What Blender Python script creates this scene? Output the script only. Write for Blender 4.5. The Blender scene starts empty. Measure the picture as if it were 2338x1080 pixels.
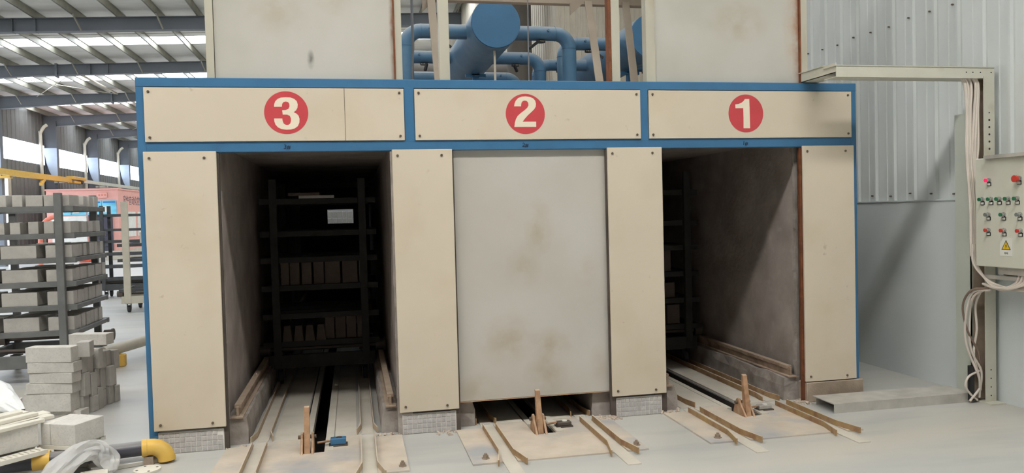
import bpy, bmesh, math, random
from mathutils import Vector, Matrix, Euler
random.seed(7)
S = bpy.context.scene
COL = S.collection

# ------------------------------------------------------------------ camera, world, lights, exposure
def cam_matrix(rx, ry, rz):
    Rz = Matrix.Rotation(rz, 3, 'Z'); Rx = Matrix.Rotation(rx, 3, 'X'); Ry = Matrix.Rotation(ry, 3, 'Y')
    return (Rz @ Rx @ Ry) @ Matrix(((1, 0, 0), (0, 0, -1), (0, 1, 0)))
cd = bpy.data.cameras.new('camera'); cam = bpy.data.objects.new('camera', cd); COL.objects.link(cam)
cd.sensor_fit = 'HORIZONTAL'; cd.sensor_width = 36.0; cd.lens = 1776.34 / 2338 * 36
cd.clip_start = .05; cd.clip_end = 300
cam.matrix_world = Matrix.Translation((-.6341, -5.8502, 1.6467)) @ cam_matrix(-.0306755, .0260102, -.2013699).to_4x4()
S.camera = cam
W = bpy.data.worlds.new('world'); S.world = W; W.use_nodes = True
W.node_tree.nodes['Background'].inputs[0].default_value = (.86, .93, 1, 1)
W.node_tree.nodes['Background'].inputs[1].default_value = 1.0
S.view_settings.view_transform = 'Standard'; S.view_settings.look = 'None'
S.view_settings.gamma = 1; S.view_settings.use_curve_mapping = False
S.view_settings.exposure = 0.0
try:
    S.cycles.use_denoising = True; S.cycles.max_bounces = 10; S.cycles.diffuse_bounces = 6
    S.cycles.sample_clamp_indirect = 8
except Exception: pass
SKYLIGHT = 10.0      # radiance of the translucent roof sheets
WINDOW = 4.0        # radiance of the clerestory sheets

# ------------------------------------------------------------------ materials
def lin(c):
    return tuple(((v / 255) / 12.92 if v / 255 <= .04045 else ((v / 255 + .055) / 1.055) ** 2.4) for v in c) + (1,)
def mat(name, rgb, rough=.6, metal=0., var=.06, scale=5., bump=0., bscale=60., stain=None, stain2=None, spec=.35, stretch=(1, 1, 1), rnd=.0, dust=None, spots=()):
    m = bpy.data.materials.new(name); m.use_nodes = True; nt = m.node_tree; N = nt.nodes; L = nt.links
    p = N['Principled BSDF']; p.inputs['Roughness'].default_value = rough; p.inputs['Metallic'].default_value = metal
    p.inputs['Specular IOR Level'].default_value = spec
    tc = N.new('ShaderNodeTexCoord'); oi = N.new('ShaderNodeObjectInfo')
    ad = N.new('ShaderNodeVectorMath'); ad.operation = 'ADD'
    mu = N.new('ShaderNodeMath'); mu.operation = 'MULTIPLY'; mu.inputs[1].default_value = 37.
    L.new(oi.outputs['Random'], mu.inputs[0]); L.new(tc.outputs['Object'], ad.inputs[0]); L.new(mu.outputs[0], ad.inputs[1])
    mp = N.new('ShaderNodeMapping'); mp.inputs['Scale'].default_value = stretch; L.new(ad.outputs[0], mp.inputs[0])
    def noise(sc, det=4):
        n = N.new('ShaderNodeTexNoise'); n.inputs['Scale'].default_value = sc; n.inputs['Detail'].default_value = det
        L.new(mp.outputs[0], n.inputs['Vector']); return n.outputs['Fac']
    c = lin(rgb)
    def mix(fac, a, b):
        x = N.new('ShaderNodeMix'); x.data_type = 'RGBA'
        if hasattr(fac, 'node'): L.new(fac, x.inputs[0])
        else: x.inputs[0].default_value = fac
        for i, v in ((6, a), (7, b)):
            if hasattr(v, 'node'): L.new(v, x.inputs[i])
            else: x.inputs[i].default_value = v
        return x.outputs[2]
    def ramp(f, a, b):
        r = N.new('ShaderNodeMapRange'); r.inputs[1].default_value = a; r.inputs[2].default_value = b; L.new(f, r.inputs[0]); return r.outputs[0]
    lo = tuple(v * (1 - var * 1.4) for v in c[:3]) + (1,); hi = tuple(min(1, v * (1 + var * 1.4)) for v in c[:3]) + (1,)
    col = mix(ramp(noise(scale), .3, .7), lo, hi)
    for st in (stain, stain2):
        if st:
            sc_, sa, sb, amt = st[1:5]
            f = ramp(noise(sc_, 6), sa, sb)
            k = N.new('ShaderNodeMath'); k.operation = 'MULTIPLY'; k.inputs[1].default_value = amt; L.new(f, k.inputs[0])
            col = mix(k.outputs[0], col, lin(st[0]))
    if rnd:
        hs = N.new('ShaderNodeHueSaturation'); L.new(col, hs.inputs['Color'])
        r = N.new('ShaderNodeMapRange'); r.inputs[3].default_value = 1 - rnd; r.inputs[4].default_value = 1 + rnd
        L.new(oi.outputs['Random'], r.inputs[0]); L.new(r.outputs[0], hs.inputs['Value']); col = hs.outputs[0]
    if spots:
        so = N.new('ShaderNodeSeparateXYZ'); L.new(tc.outputs['Object'], so.inputs[0])
        def mth(op, a, b):
            n = N.new('ShaderNodeMath'); n.operation = op
            for i, v in enumerate((a, b)):
                if hasattr(v, 'node'): L.new(v, n.inputs[i])
                else: n.inputs[i].default_value = v
            return n.outputs[0]
        nz = ramp(noise(7, 6), .3, .62)
        for sx_, sz_, rx_, rz_, amt_, c_ in spots:
            dx = mth('DIVIDE', mth('SUBTRACT', so.outputs[0], sx_), rx_); dz = mth('DIVIDE', mth('SUBTRACT', so.outputs[2], sz_), rz_)
            d2 = mth('SQRT', mth('ADD', mth('MULTIPLY', dx, dx), mth('MULTIPLY', dz, dz)), 0)
            f = mth('MULTIPLY', mth('MULTIPLY', ramp(d2, 1.0, .15), nz), amt_)
            col = mix(f, col, lin(c_))
    if dust:
        ge = N.new('ShaderNodeNewGeometry'); sx = N.new('ShaderNodeSeparateXYZ'); L.new(ge.outputs['Normal'], sx.inputs[0])
        k = N.new('ShaderNodeMath'); k.operation = 'MULTIPLY'; k.inputs[1].default_value = dust[1]; L.new(ramp(sx.outputs[2], dust[2], .95), k.inputs[0])
        col = mix(k.outputs[0], col, lin(dust[0]))
    L.new(col, p.inputs['Base Color'])
    if bump:
        b = N.new('ShaderNodeBump'); b.inputs['Strength'].default_value = min(1, bump); b.inputs['Distance'].default_value = .01
        L.new(noise(bscale, 5), b.inputs['Height']); L.new(b.outputs[0], p.inputs['Normal'])
    return m
def emit(name, rgb, s):
    m = bpy.data.materials.new(name); m.use_nodes = True; nt = m.node_tree; p = nt.nodes['Principled BSDF']
    p.inputs['Base Color'].default_value = lin(rgb); p.inputs['Emission Color'].default_value = lin(rgb); p.inputs['Emission Strength'].default_value = s
    return m
M = {}
M['cream'] = mat('cream_panel', (205, 193, 174), .45, var=.025, scale=1.2, stain=((186, 170, 140), 2.2, .5, .8, .4), stain2=((120, 100, 80), 14, .68, .78, .35))
M['blue'] = mat('blue_frame', (62, 110, 148), .45, var=.06, scale=3, stain=((52, 92, 124), 6, .5, .75, .5))
M['bluepipe'] = mat('blue_pipe', (74, 112, 142), .5, var=.08, scale=3, stain=((112, 134, 148), 3, .5, .8, .45), bump=.06, bscale=30, dust=((176, 180, 180), .7, .1))
M['door'] = mat('door_sheet', (184, 178, 168), .42, var=.03, scale=1.5, stain=((152, 130, 94), 2.0, .57, .76, .6), stain2=((198, 195, 190), 1.1, .45, .75, .6), stretch=(1.5, 1, .8))
ST = (152, 130, 92); RU = (136, 84, 52)
DOORMAT = {'two': mat('door_sheet_two', (186, 181, 172), .42, var=.03, scale=1.5, stain=((198, 195, 190), 1.1, .45, .75, .6), spots=[(.05, 1.32, .13, .24, 0.48, ST), (-.08, 1.02, .16, .2, 0.30, ST), (-.22, .45, .26, .22, 0.42, ST), (.12, .40, .2, .16, 0.51, ST), (.08, .17, .2, .2, 0.42, ST), (-.46, .08, .22, .14, 0.36, ST), (.42, .95, .12, .16, 0.24, ST), (.52, .2, .1, .2, 0.30, ST)]),
           'three': mat('door_sheet_three', (178, 175, 164), .42, var=.03, scale=1.5, stain=((198, 195, 190), 1.1, .45, .75, .6), spots=[(.03, .45, .03, .08, 1.0, (84, 82, 80)), (-.2, .8, .25, .2, .35, ST), (.2, .9, .16, .14, .35, ST), (.628, .7, .03, .6, .9, RU)]),
           'one': mat('door_sheet_one', (178, 175, 164), .42, var=.03, scale=1.5, stain=((198, 195, 190), 1.1, .45, .75, .6), spots=[(.64, .75, .075, .9, 1.0, RU), (.58, .8, .1, .5, .5, (176, 130, 84)), (.1, .8, .3, .2, .4, ST)])}
M['red'] = mat('red_print', (194, 70, 76), .5, var=.03)
M['digit'] = mat('cream_print', (226, 214, 192), .5, var=.02)
M['ink'] = mat('dark_ink', (28, 40, 62), .6)
M['bolt'] = mat('bolt_steel', (124, 112, 98), .45, .7)
M['concrete'] = mat('tunnel_concrete', (158, 148, 142), .92, var=.12, scale=4, bump=.5, bscale=25, stain=((122, 112, 106), 2.5, .5, .75, .6), stain2=((180, 172, 166), 9, .6, .8, .5))
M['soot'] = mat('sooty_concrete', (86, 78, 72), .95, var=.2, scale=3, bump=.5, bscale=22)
M['curb'] = mat('curb_concrete', (158, 150, 144), .92, var=.14, scale=8, bump=.9, bscale=18, stain=((118, 106, 96), 5, .5, .7, .6))
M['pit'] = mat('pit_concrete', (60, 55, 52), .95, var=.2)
M['grout'] = mat('grout', (214, 210, 206), .9, var=.06, bump=.3)
M['tile'] = mat('mosaic_tile', (176, 172, 170), .45, var=.08, scale=30, rnd=.1, stain=((206, 204, 200), 40, .5, .7, .5))
M['plinthc'] = mat('plain_plinth', (160, 144, 128), .9, var=.14, scale=7, stain=((120, 100, 88), 5, .5, .75, .7), bump=.4)
M['dustrail'] = mat('dusty_old_rail', (158, 138, 120), .85, .1, var=.12, scale=12, stain=((92, 66, 56), 7, .5, .7, .6), bump=.3, dust=((186, 170, 152), .6, .5))
M['sootfloor'] = mat('dusty_cover', (176, 164, 150), .7, var=.06, scale=5)
M['dustybar'] = mat('dusty_guide_bar', (182, 164, 140), .65, .1, var=.1, scale=20, stain=((140, 108, 84), 12, .55, .75, .5), dust=((206, 196, 180), .8, .5))
M['dustybolt'] = mat('dusty_bolt', (150, 134, 118), .7, .2, var=.1)
M['rubble'] = mat('mortar_crumbs', (190, 176, 162), .95, var=.08)
M['rust'] = mat('rusty_steel', (126, 78, 52), .8, .2, var=.2, scale=18, stain=((88, 50, 36), 9, .5, .7, .7), bump=.3)
M['brownsteel'] = mat('brown_dust_steel', (174, 138, 108), .65, .1, var=.14, scale=22, stain=((128, 84, 56), 12, .5, .7, .6), stain2=((196, 178, 150), 8, .5, .75, .6), dust=((204, 186, 162), .7, .5))
M['oldyellow'] = mat('worn_yellow_paint', (162, 134, 100), .6, .05, var=.12, scale=20, stain=((132, 92, 66), 9, .5, .68, .75), stain2=((172, 144, 76), 4, .55, .7, .5), dust=((206, 192, 172), .9, .5))
M['plate'] = mat('dusty_floor_plate', (196, 185, 170), .6, .0, var=.06, scale=6, stain=((150, 156, 164), 2.6, .52, .7, .75), stain2=((186, 160, 132), 5, .55, .8, .5), bump=.08)
M['plate2'] = mat('greyish_floor_plate', (200, 194, 182), .55, .0, var=.05, scale=6, stain=((180, 172, 156), 4, .5, .8, .5), bump=.05)
M['rackdark'] = mat('dark_rack_steel', (80, 82, 84), .6, .25, var=.1, scale=9, stain=((74, 66, 60), 6, .5, .75, .5))
M['rackgrey'] = mat('grey_rack_steel', (116, 118, 118), .55, .15, var=.08, scale=9, stain=((92, 84, 78), 6, .55, .8, .5))
M['racklight'] = mat('light_rack_steel', (198, 192, 176), .55, .1, var=.06)
M['rubber'] = mat('wheel_rubber', (64, 64, 68), .7)
M['castiron'] = mat('cast_iron', (96, 88, 82), .6, .4, var=.1)
M['brick'] = mat('grey_brick', (186, 183, 177), .9, var=.05, scale=9, bump=.25, bscale=120, stain=((164, 160, 154), 30, .5, .75, .4), rnd=.05)
M['brickdark'] = mat('shaded_dusty_brick', (100, 90, 82), .9, var=.07, scale=9, bump=.2, bscale=80, rnd=.08)  # dusty brown brick, darkened further for the shade inside the tunnels
M['rackkiln'] = mat('shaded_rack_steel', (60, 59, 57), .75, .1, var=.1, scale=9)  # rack steel with the tunnel shade put into its colour
M['brickw'] = mat('pale_brick', (206, 203, 196), .9, var=.05, scale=12, bump=.25, bscale=140, stain=((186, 180, 174), 60, .52, .66, .45), rnd=.04)
M['slab'] = mat('slotted_board', (214, 210, 198), .8, var=.04, rnd=.03)
M['yellow'] = mat('yellow_paint', (214, 174, 84), .4, var=.05, scale=9, stain=((196, 176, 110), 6, .55, .8, .5))
M['blackpipe'] = mat('black_pipe', (66, 66, 74), .35, var=.08, stain=((132, 132, 136), 3, .5, .8, .35), stretch=(.3, 1, 1), dust=((150, 148, 146), .7, .3))
M['floor'] = mat('painted_floor', (181, 181, 177), .4, var=.05, scale=.9, stain=((190, 184, 172), .45, .48, .68, .7), stain2=((160, 163, 162), 2.2, .52, .75, .55), stretch=(.45, 2.2, 1))
M['wallc'] = mat('wall_sheet', (208, 213, 212), .5, var=.03, scale=2, stain=((172, 178, 172), 1.3, .5, .8, .5), stretch=(1, 1, .4))
M['wallp'] = mat('wall_paint', (212, 218, 218), .55, var=.03, scale=1.2, stain=((196, 206, 212), 1.1, .45, .7, .5), stain2=((226, 230, 230), 11, .72, .76, .6))
M['cover'] = mat('window_lit_blue', (178, 190, 206), .5, var=.03)  # window light on the column webs, put into the colour
M['colgrey'] = mat('column_paint', (186, 192, 182), .5, var=.03, scale=3)
M['tray'] = mat('tray_paint', (198, 196, 182), .5, var=.04, scale=4, stain=((160, 152, 132), 6, .58, .8, .5))
M['channel'] = mat('galvanised_channel', (186, 182, 174), .5, .1, var=.08, scale=8, stain=((150, 146, 142), 5, .5, .75, .6))
M['box'] = mat('control_box_paint', (206, 206, 192), .45, var=.02, scale=3, stain=((180, 178, 166), 4, .55, .8, .4))
M['cable'] = mat('white_cable', (214, 204, 194), .5, var=.05)
M['cablebr'] = mat('brown_cable', (122, 102, 90), .5, var=.05)
M['black'] = mat('black_plastic', (38, 38, 40), .5)
M['chrome'] = mat('chrome_ring', (196, 196, 196), .25, .9)
M['green'] = mat('green_button', (40, 112, 78), .35)
M['redb'] = mat('red_button', (200, 64, 54), .35)
M['greyb'] = mat('grey_selector', (120, 128, 124), .4)
M['lampred'] = emit('lit_red_lamp', (236, 30, 84), .9)
M['white'] = mat('white_label', (226, 226, 218), .5)
M['signy'] = mat('sign_yellow', (222, 184, 40), .5)
M['guide'] = mat('guide_channel', (182, 178, 162), .5, .05, var=.05, scale=4, stain=((158, 132, 98), 5, .6, .8, .6), stretch=(1, 1, .4))
M['brace'] = mat('dusty_brace', (158, 146, 132), .65, .05, var=.06, scale=4, stain=((100, 88, 78), 2, .6, .8, .5))
M['steelbeam'] = mat('grey_beam', (112, 116, 122), .55, .05, var=.04, scale=2)
M['purlin'] = mat('purlin_steel', (146, 144, 132), .5, .15, var=.08, scale=3)
M['ceil'] = mat('insulation_foil', (214, 212, 208), .75, var=.05, scale=1.5, stretch=(.6, 3, 1))
M['walldark'] = mat('left_wall_sheet', (116, 116, 114), .6, var=.05)
M['wallcream'] = mat('cream_sheet', (216, 208, 192), .55, var=.03)
M['duct'] = mat('grey_duct', (104, 98, 92), .6, .15, var=.07, scale=3)
M['sky'] = emit('skylight_sheet', (240, 247, 255), SKYLIGHT)
M['skyboost'] = emit('boosted_skylight_sheet', (255, 253, 249), SKYLIGHT * 4.0)  # same roof sheet, boosted to strengthen the shadows on the kiln front
M['skydim'] = emit('dimmed_skylight_sheet', (255, 253, 249), SKYLIGHT * .5)  # same roof sheet, dimmed so it washes out fewer shadows
M['win'] = emit('window_sheet', (226, 238, 255), WINDOW)
M['pink'] = mat('pink_cladding', (226, 168, 156), .55, var=.03)
M['poster'] = mat('blue_poster', (120, 200, 232), .4, var=.25, scale=2.2, stretch=(.4, .4, 1))
M['posterhead'] = mat('poster_heading', (56, 130, 196), .4)
M['doordark'] = mat('dark_steel_door', (84, 82, 94), .4, .1)
M['orange'] = mat('orange_red', (220, 92, 66), .5)
M['salmon'] = mat('salmon_paint', (222, 126, 104), .5)
M['film'] = None
def film(name):
    m = bpy.data.materials.new(name); m.use_nodes = True; p = m.node_tree.nodes['Principled BSDF']
    p.inputs['Base Color'].default_value = lin((222, 222, 220)); p.inputs['Roughness'].default_value = .3
    p.inputs['Alpha'].default_value = .5; p.inputs['Specular IOR Level'].default_value = .6
    return m
M['film'] = film('plastic_film')
M['filmw'] = mat('white_plastic', (228, 230, 230), .35, var=.03)

# ------------------------------------------------------------------ mesh helpers
ORG = {}
class MB:
    def __init__(s): s.v = []; s.f = []
    def add(s, vs, fs):
        n = len(s.v); s.v += [tuple(v) for v in vs]; s.f += [tuple(n + i for i in f) for f in fs]; return s
    def box(s, x0, x1, y0, y1, z0, z1, T=None):
        vs = [Vector(q) for q in ((x0, y0, z0), (x1, y0, z0), (x1, y1, z0), (x0, y1, z0), (x0, y0, z1), (x1, y0, z1), (x1, y1, z1), (x0, y1, z1))]
        if T: vs = [T @ v for v in vs]
        return s.add(vs, [(3, 2, 1, 0), (4, 5, 6, 7), (0, 1, 5, 4), (1, 2, 6, 5), (2, 3, 7, 6), (3, 0, 4, 7)])
    def bar(s, p0, p1, w, h, up=(0, 0, 1)):
        p0 = Vector(p0); p1 = Vector(p1); d = (p1 - p0).normalized(); u = Vector(up)
        if abs(d.dot(u)) > .99: u = Vector((0, 1, 0))
        a = d.cross(u).normalized() * w / 2; b = a.cross(d).normalized() * h / 2
        vs = [p + q for p in (p0, p1) for q in (-a - b, a - b, a + b, -a + b)]
        return s.add(vs, [(0, 1, 2, 3), (7, 6, 5, 4), (0, 4, 5, 1), (1, 5, 6, 2), (2, 6, 7, 3), (3, 7, 4, 0)])
    def tube(s, pts, r, n=10, caps=True):
        pts = [Vector(p) for p in pts]; k = len(pts); rr = r if isinstance(r, (list, tuple)) else [r] * k
        t = [(pts[min(i + 1, k - 1)] - pts[max(i - 1, 0)]).normalized() for i in range(k)]
        u = Vector((0, 0, 1)) if abs(t[0].z) < .9 else Vector((1, 0, 0))
        a = t[0].cross(u).normalized(); vs = []
        for i in range(k):
            a = (a - t[i] * a.dot(t[i])).normalized(); b = t[i].cross(a)
            vs += [pts[i] + (a * math.cos(2 * math.pi * j / n) + b * math.sin(2 * math.pi * j / n)) * rr[i] for j in range(n)]
        fs = [(i * n + j, i * n + (j + 1) % n, (i + 1) * n + (j + 1) % n, (i + 1) * n + j) for i in range(k - 1) for j in range(n)]
        if caps: fs += [tuple(range(n))[::-1], tuple((k - 1) * n + j for j in range(n))]
        return s.add(vs, fs)
    def cyl(s, p0, p1, r, n=16): return s.tube([p0, p1], r, n)
    def prism(s, poly, f, d):
        # poly: 2D outline; f maps (u,v)->Vector ; d: extrusion vector
        d = Vector(d); n = len(poly); a = [Vector(f(*p)) for p in poly]
        return s.add(a + [p + d for p in a], [tuple(range(n))[::-1], tuple(range(n, 2 * n))] + [(i, (i + 1) % n, n + (i + 1) % n, n + i) for i in range(n)])
    def mesh(s, name, off=None, bevel=0, smooth=False, jag=0):
        me = bpy.data.meshes.new(name)
        vs = s.v if off is None else [(v[0] - off[0], v[1] - off[1], v[2] - off[2]) for v in s.v]
        me.from_pydata(vs, [], s.f)
        bm = bmesh.new(); bm.from_mesh(me); bmesh.ops.recalc_face_normals(bm, faces=bm.faces)
        if bevel: bmesh.ops.bevel(bm, geom=list(bm.edges), offset=bevel, segments=1, affect='EDGES', profile=.5, clamp_overlap=True)
        bm.to_mesh(me); bm.free()
        if smooth:
            for p in me.polygons: p.use_smooth = True
            try: me.set_sharp_from_angle(angle=math.radians(38))
            except Exception: pass
        return me
    def build(s, name, m, parent=None, world=True, bevel=0, smooth=False):
        off = ORG.get(parent.name, (0, 0, 0)) if (parent and world) else None
        me = s.mesh(name, off, bevel, smooth)
        if m: me.materials.append(m)
        o = bpy.data.objects.new(name, me); COL.objects.link(o)
        if parent: o.parent = parent; ORG[o.name] = ORG.get(parent.name, (0, 0, 0))
        return o
def link(name, me, parent=None, loc=(0, 0, 0), rot=(0, 0, 0), world=True):
    o = bpy.data.objects.new(name, me); COL.objects.link(o)
    if parent:
        o.parent = parent; g = ORG.get(parent.name, (0, 0, 0)) if world else (0, 0, 0)
        loc = tuple(loc[i] - g[i] for i in range(3))
    o.location = loc; o.rotation_euler = rot; return o
def tag(o, label, cat, group=None):
    o['label'] = label; o['category'] = cat
    if group: o['group'] = group
    return o
def thing(name, label, cat, loc=(0, 0, 0), rz=0, group=None):
    o = bpy.data.objects.new(name, None); COL.objects.link(o); o.empty_display_size = .1
    o.location = loc; o.rotation_euler = (0, 0, rz); ORG[o.name] = tuple(loc) if rz == 0 else (0, 0, 0)
    return tag(o, label, cat, group)
def struct(o): o['kind'] = 'structure'; return o
def solo(mb, name, m, label, cat, group=None, **k): return tag(mb.build(name, m, None, **k), label, cat, group)
def smoothpath(pts, n=6):
    P = [Vector(p) for p in pts]; P = [P[0] * 2 - P[1]] + P + [P[-1] * 2 - P[-2]]; out = []
    for i in range(1, len(P) - 2):
        for k in range(n):
            t = k / n; a, b, c, d = P[i - 1:i + 3]
            out.append(.5 * ((2 * b) + (c - a) * t + (2 * a - 5 * b + 4 * c - d) * t * t + (3 * b - a - 3 * c + d) * t ** 3))
    return out + [P[-2]]
def text_mesh(body, size, name):
    cu = bpy.data.curves.new(name, 'FONT'); cu.body = body; cu.size = size; cu.extrude = .001
    o = bpy.data.objects.new(name, cu); COL.objects.link(o)
    bpy.context.view_layer.update()
    me = bpy.data.meshes.new_from_object(o.evaluated_get(bpy.context.evaluated_depsgraph_get()))
    bpy.data.objects.remove(o); return me
ORD = ['first', 'second', 'third', 'fourth', 'fifth', 'sixth', 'seventh', 'eighth', 'ninth', 'tenth', 'eleventh', 'twelfth']

# ------------------------------------------------------------------ setting: floor with the three pusher slots
TC = (-.955, .72, 2.39)                # centre of each kiln track
XL, XR, Y0, Y1 = -15.0, 4.5, -10.0, 60.0
b = MB(); xs = [XL - .3]
for c in TC: xs += [c - .09, c + .075]
xs.append(XR + .3)
b.box(xs[0], xs[-1], Y0, -.30, -.45, 0); b.box(xs[0], xs[-1], 9.0, Y1, -.45, 0)
for i in range(0, len(xs), 2): b.box(xs[i], xs[i + 1], -.30, 9.0, -.45, 0)
floor = struct(b.build('floor', M['floor']))
for c in TC:
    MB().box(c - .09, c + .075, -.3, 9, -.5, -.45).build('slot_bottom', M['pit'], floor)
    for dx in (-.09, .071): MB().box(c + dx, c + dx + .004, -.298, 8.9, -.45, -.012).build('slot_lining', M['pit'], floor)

# ------------------------------------------------------------------ setting: roof
def zr(x): return 7.385 + .038 * x
RAFT = [16.8 + 6.15 * k for k in range(-4, 7)]
XCAB = 2.65
ceiling = struct(thing('ceiling', 'x', 'x')); del ceiling['label']; del ceiling['category']
def roofbox(y0, y1, x0, x1, lo, hi):
    return MB().add([(x0, y0, zr(x0) + lo), (x1, y0, zr(x1) + lo), (x1, y1, zr(x1) + lo), (x0, y1, zr(x0) + lo), (x0, y0, zr(x0) + hi), (x1, y0, zr(x1) + hi), (x1, y1, zr(x1) + hi), (x0, y1, zr(x0) + hi)],
                    [(3, 2, 1, 0), (4, 5, 6, 7), (0, 1, 5, 4), (1, 2, 6, 5), (2, 3, 7, 6), (3, 0, 4, 7)])
edges = [Y0]
for y in RAFT:
    s0, s1 = (y + 3.2, y + 4.25) if y > -5 else (y + 3.45, y + 4.05)  # strip nearest the camera narrowed to sharpen the shadows it casts
    roofbox(edges[-1], s0, XL - .3, XR + .3, .21, .27).build('roof_sheet', M['ceil'], ceiling)
    roofbox(s0, s1, XL - .3, XR + .3, .22, .25).build('skylight_sheet', M['skyboost'] if y < -5 else M['skydim'] if y < 0 else M['sky'], ceiling)
    edges.append(s1)
roofbox(edges[-1], Y1, XL - .3, XR + .3, .21, .27).build('roof_sheet', M['ceil'], ceiling)
for y in RAFT:
    x1 = XR if y < 6 else XCAB
    b = MB(); dep = lambda x: .36 + .16 * max(0, (-11 - x) / 4)
    pts = [XL + .55, -11.0, x1]
    for lo, hi, hw in ((-.36, .0, .006), (-.014, 0, .11), (None, None, .11)):
        for a, c_ in zip(pts[:-1], pts[1:]):
            va = (lo if lo is not None else -dep(a)) if lo != -.36 else -dep(a); vb = (lo if lo is not None else -dep(c_)) if lo != -.36 else -dep(c_)
            ha = hi if hi is not None else va + .014; hb = hi if hi is not None else vb + .014
            b.add([(a, y - hw, zr(a) + va), (c_, y - hw, zr(c_) + vb), (c_, y + hw, zr(c_) + vb), (a, y + hw, zr(a) + va), (a, y - hw, zr(a) + ha), (c_, y - hw, zr(c_) + hb), (c_, y + hw, zr(c_) + hb), (a, y + hw, zr(a) + ha)],
                  [(3, 2, 1, 0), (4, 5, 6, 7), (0, 1, 5, 4), (1, 2, 6, 5), (2, 3, 7, 6), (3, 0, 4, 7)])
    for xs_ in (-10.2, -9.15, -8.6): b.box(xs_ - .006, xs_ + .006, y - .11, y + .11, zr(xs_) - .37, zr(xs_) - .0)
    b.box(-10.23, -10.17, y - .12, y + .12, zr(-10.2) - .42, zr(-10.2) + .04)
    b.build('rafter', M['steelbeam'], ceiling)
k = 0; x = -14.7; PUR = []
while x < 4.4: PUR.append(x); x += 1.012
for i, x in enumerate(PUR):
    y1 = Y1 if x < XCAB else 6.2
    b = MB().box(x - .004, x + .004, Y0, y1, zr(x) + .0, zr(x) + .2).box(x - .03, x + .004, Y0, y1, zr(x) + .0, zr(x) + .006).box(x - .004, x + .03, Y0, y1, zr(x) + .195, zr(x) + .205)
    b.build('purlin', M['purlin'], ceiling)
    if x < 1:
        for y in RAFT[2:9]:
            MB().box(x - .05, x - .035, y - .06, y + .06, zr(x), zr(x) + .17).build('purlin_cleat', M['steelbeam'], ceiling)
            if i % 2: MB().bar((x + .02, y - .42, zr(x) + .02), (x + .12, y - .11, zr(x) - .34), .035, .035).build('fly_brace', M['purlin'], ceiling)
for y in RAFT[3:7]:
    for d in (2.0, 2.35): MB().cyl((XL + .4, y + d, zr(XL) + .12), (2.5, y + d, zr(2.5) + .12), .008, 6).build('tie_rod', M['purlin'], ceiling)
for (x0, ya, x1, yb) in ((-13.0, 29.0, -9.4, 23.0), (-10, 29.0, -13.2, 23.0), (-12.6, 41.4, -9.2, 35.4)):
    MB().cyl((x0, ya, zr(x0) - .05), (x1, yb, zr(x1) - .05), .014, 6).build('roof_cross_brace', M['racklight'], ceiling)
MB().cyl((-10, 23.0, 6.98), (-10, 35.2, 6.98), .042, 10).build('service_pipe', M['racklight'], ceiling)

# left wall with clerestory strip and columns
wl = MB()
def ribwall_x(b, x, y0, y1, z0, z1, pitch, d, sgn=1):
    n = int(round((y1 - y0) / pitch)); pr = []
    for i in range(n):
        y = y0 + i * pitch; pr += [(x, y), (x, y + pitch * .55), (x + sgn * d, y + pitch * .65), (x + sgn * d, y + pitch * .9)]
    pr.append((x, y1)); m = len(pr)
    b.add([(p[0], p[1], z) for z in (z0, z1) for p in pr], [(i, i + 1, m + i + 1, m + i) for i in range(m - 1)])
    return b
b = ribwall_x(MB(), XL, 15, Y1, 5.42, 7.1, .42, .018); ribwall_x(b, XL, 31.2, Y1, 0, 4.5, .42, .04); ribwall_x(b, XL, 15, 27, 0, 4.5, .42, .04); ribwall_x(b, XL, 27, 31.2, 3.75, 4.5, .42, .04)
b.box(XL - .1, XL - .02, Y0, 15, 0, 7.2)
wall_left = struct(b.build('wall_left', M['walldark']))
MB().box(XL - .06, XL - .02, 15, Y1, 4.45, 5.47).build('translucent_strip', M['win'], wall_left)
MB().box(XL - .06, XL - .02, 27, 31.2, 0, 3.75).build('open_gateway_light', M['win'], wall_left)
MB().box(XL - .1, XL + .05, 30.95, 31.25, 0, 3.8).box(XL - .1, XL + .05, 27, 31.2, 3.7, 3.8).build('gateway_frame', M['racklight'], wall_left)
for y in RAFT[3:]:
    b = MB()
    b.add([(XL + .05, y - .012, 0), (XL + .58, y - .012, 0), (XL + .58, y - .012, 6.85), (XL + .05, y - .012, 6.85)], [(0, 1, 2, 3)])
    b.box(XL + .05, XL + .065, y - .14, y + .14, 0, 6.85); b.box(XL + .58, XL + .595, y - .14, y + .14, 0, 6.6)
    b.build('portal_column', M['steelbeam'], wall_left)
    MB().prism([(XL + .03, 5.3), (XL + .6, 5.3), (XL + .6, 3.95), (XL + .36, 3.95), (XL + .24, 4.2), (XL + .13, 4.6)], lambda u, v: (u, y - .16, v), (0, .015, 0)).build('column_lit_patch', M['cover'], wall_left)  # pale plate cut to the outline of the window-lit patch
    MB().tube(smoothpath([(XL + .5, y - 1.0, 6.3), (XL + .35, y - .95, 6.2), (XL + .18, y - .9, 5.9), (XL + .18, y - .9, 5.5), (XL + .18, y - .9, 0)], 4), .075, 8).build('downpipe', M['racklight'], wall_left, smooth=True)
wf = struct(MB().box(XL - .3, XR + .3, Y1, Y1 + .1, 0, 8).build('wall_far', M['walldark']))
wb = struct(MB().box(XL - .3, XR + .3, Y0 - .1, Y0, 0, 8).build('wall_back', M['walldark']))

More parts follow.
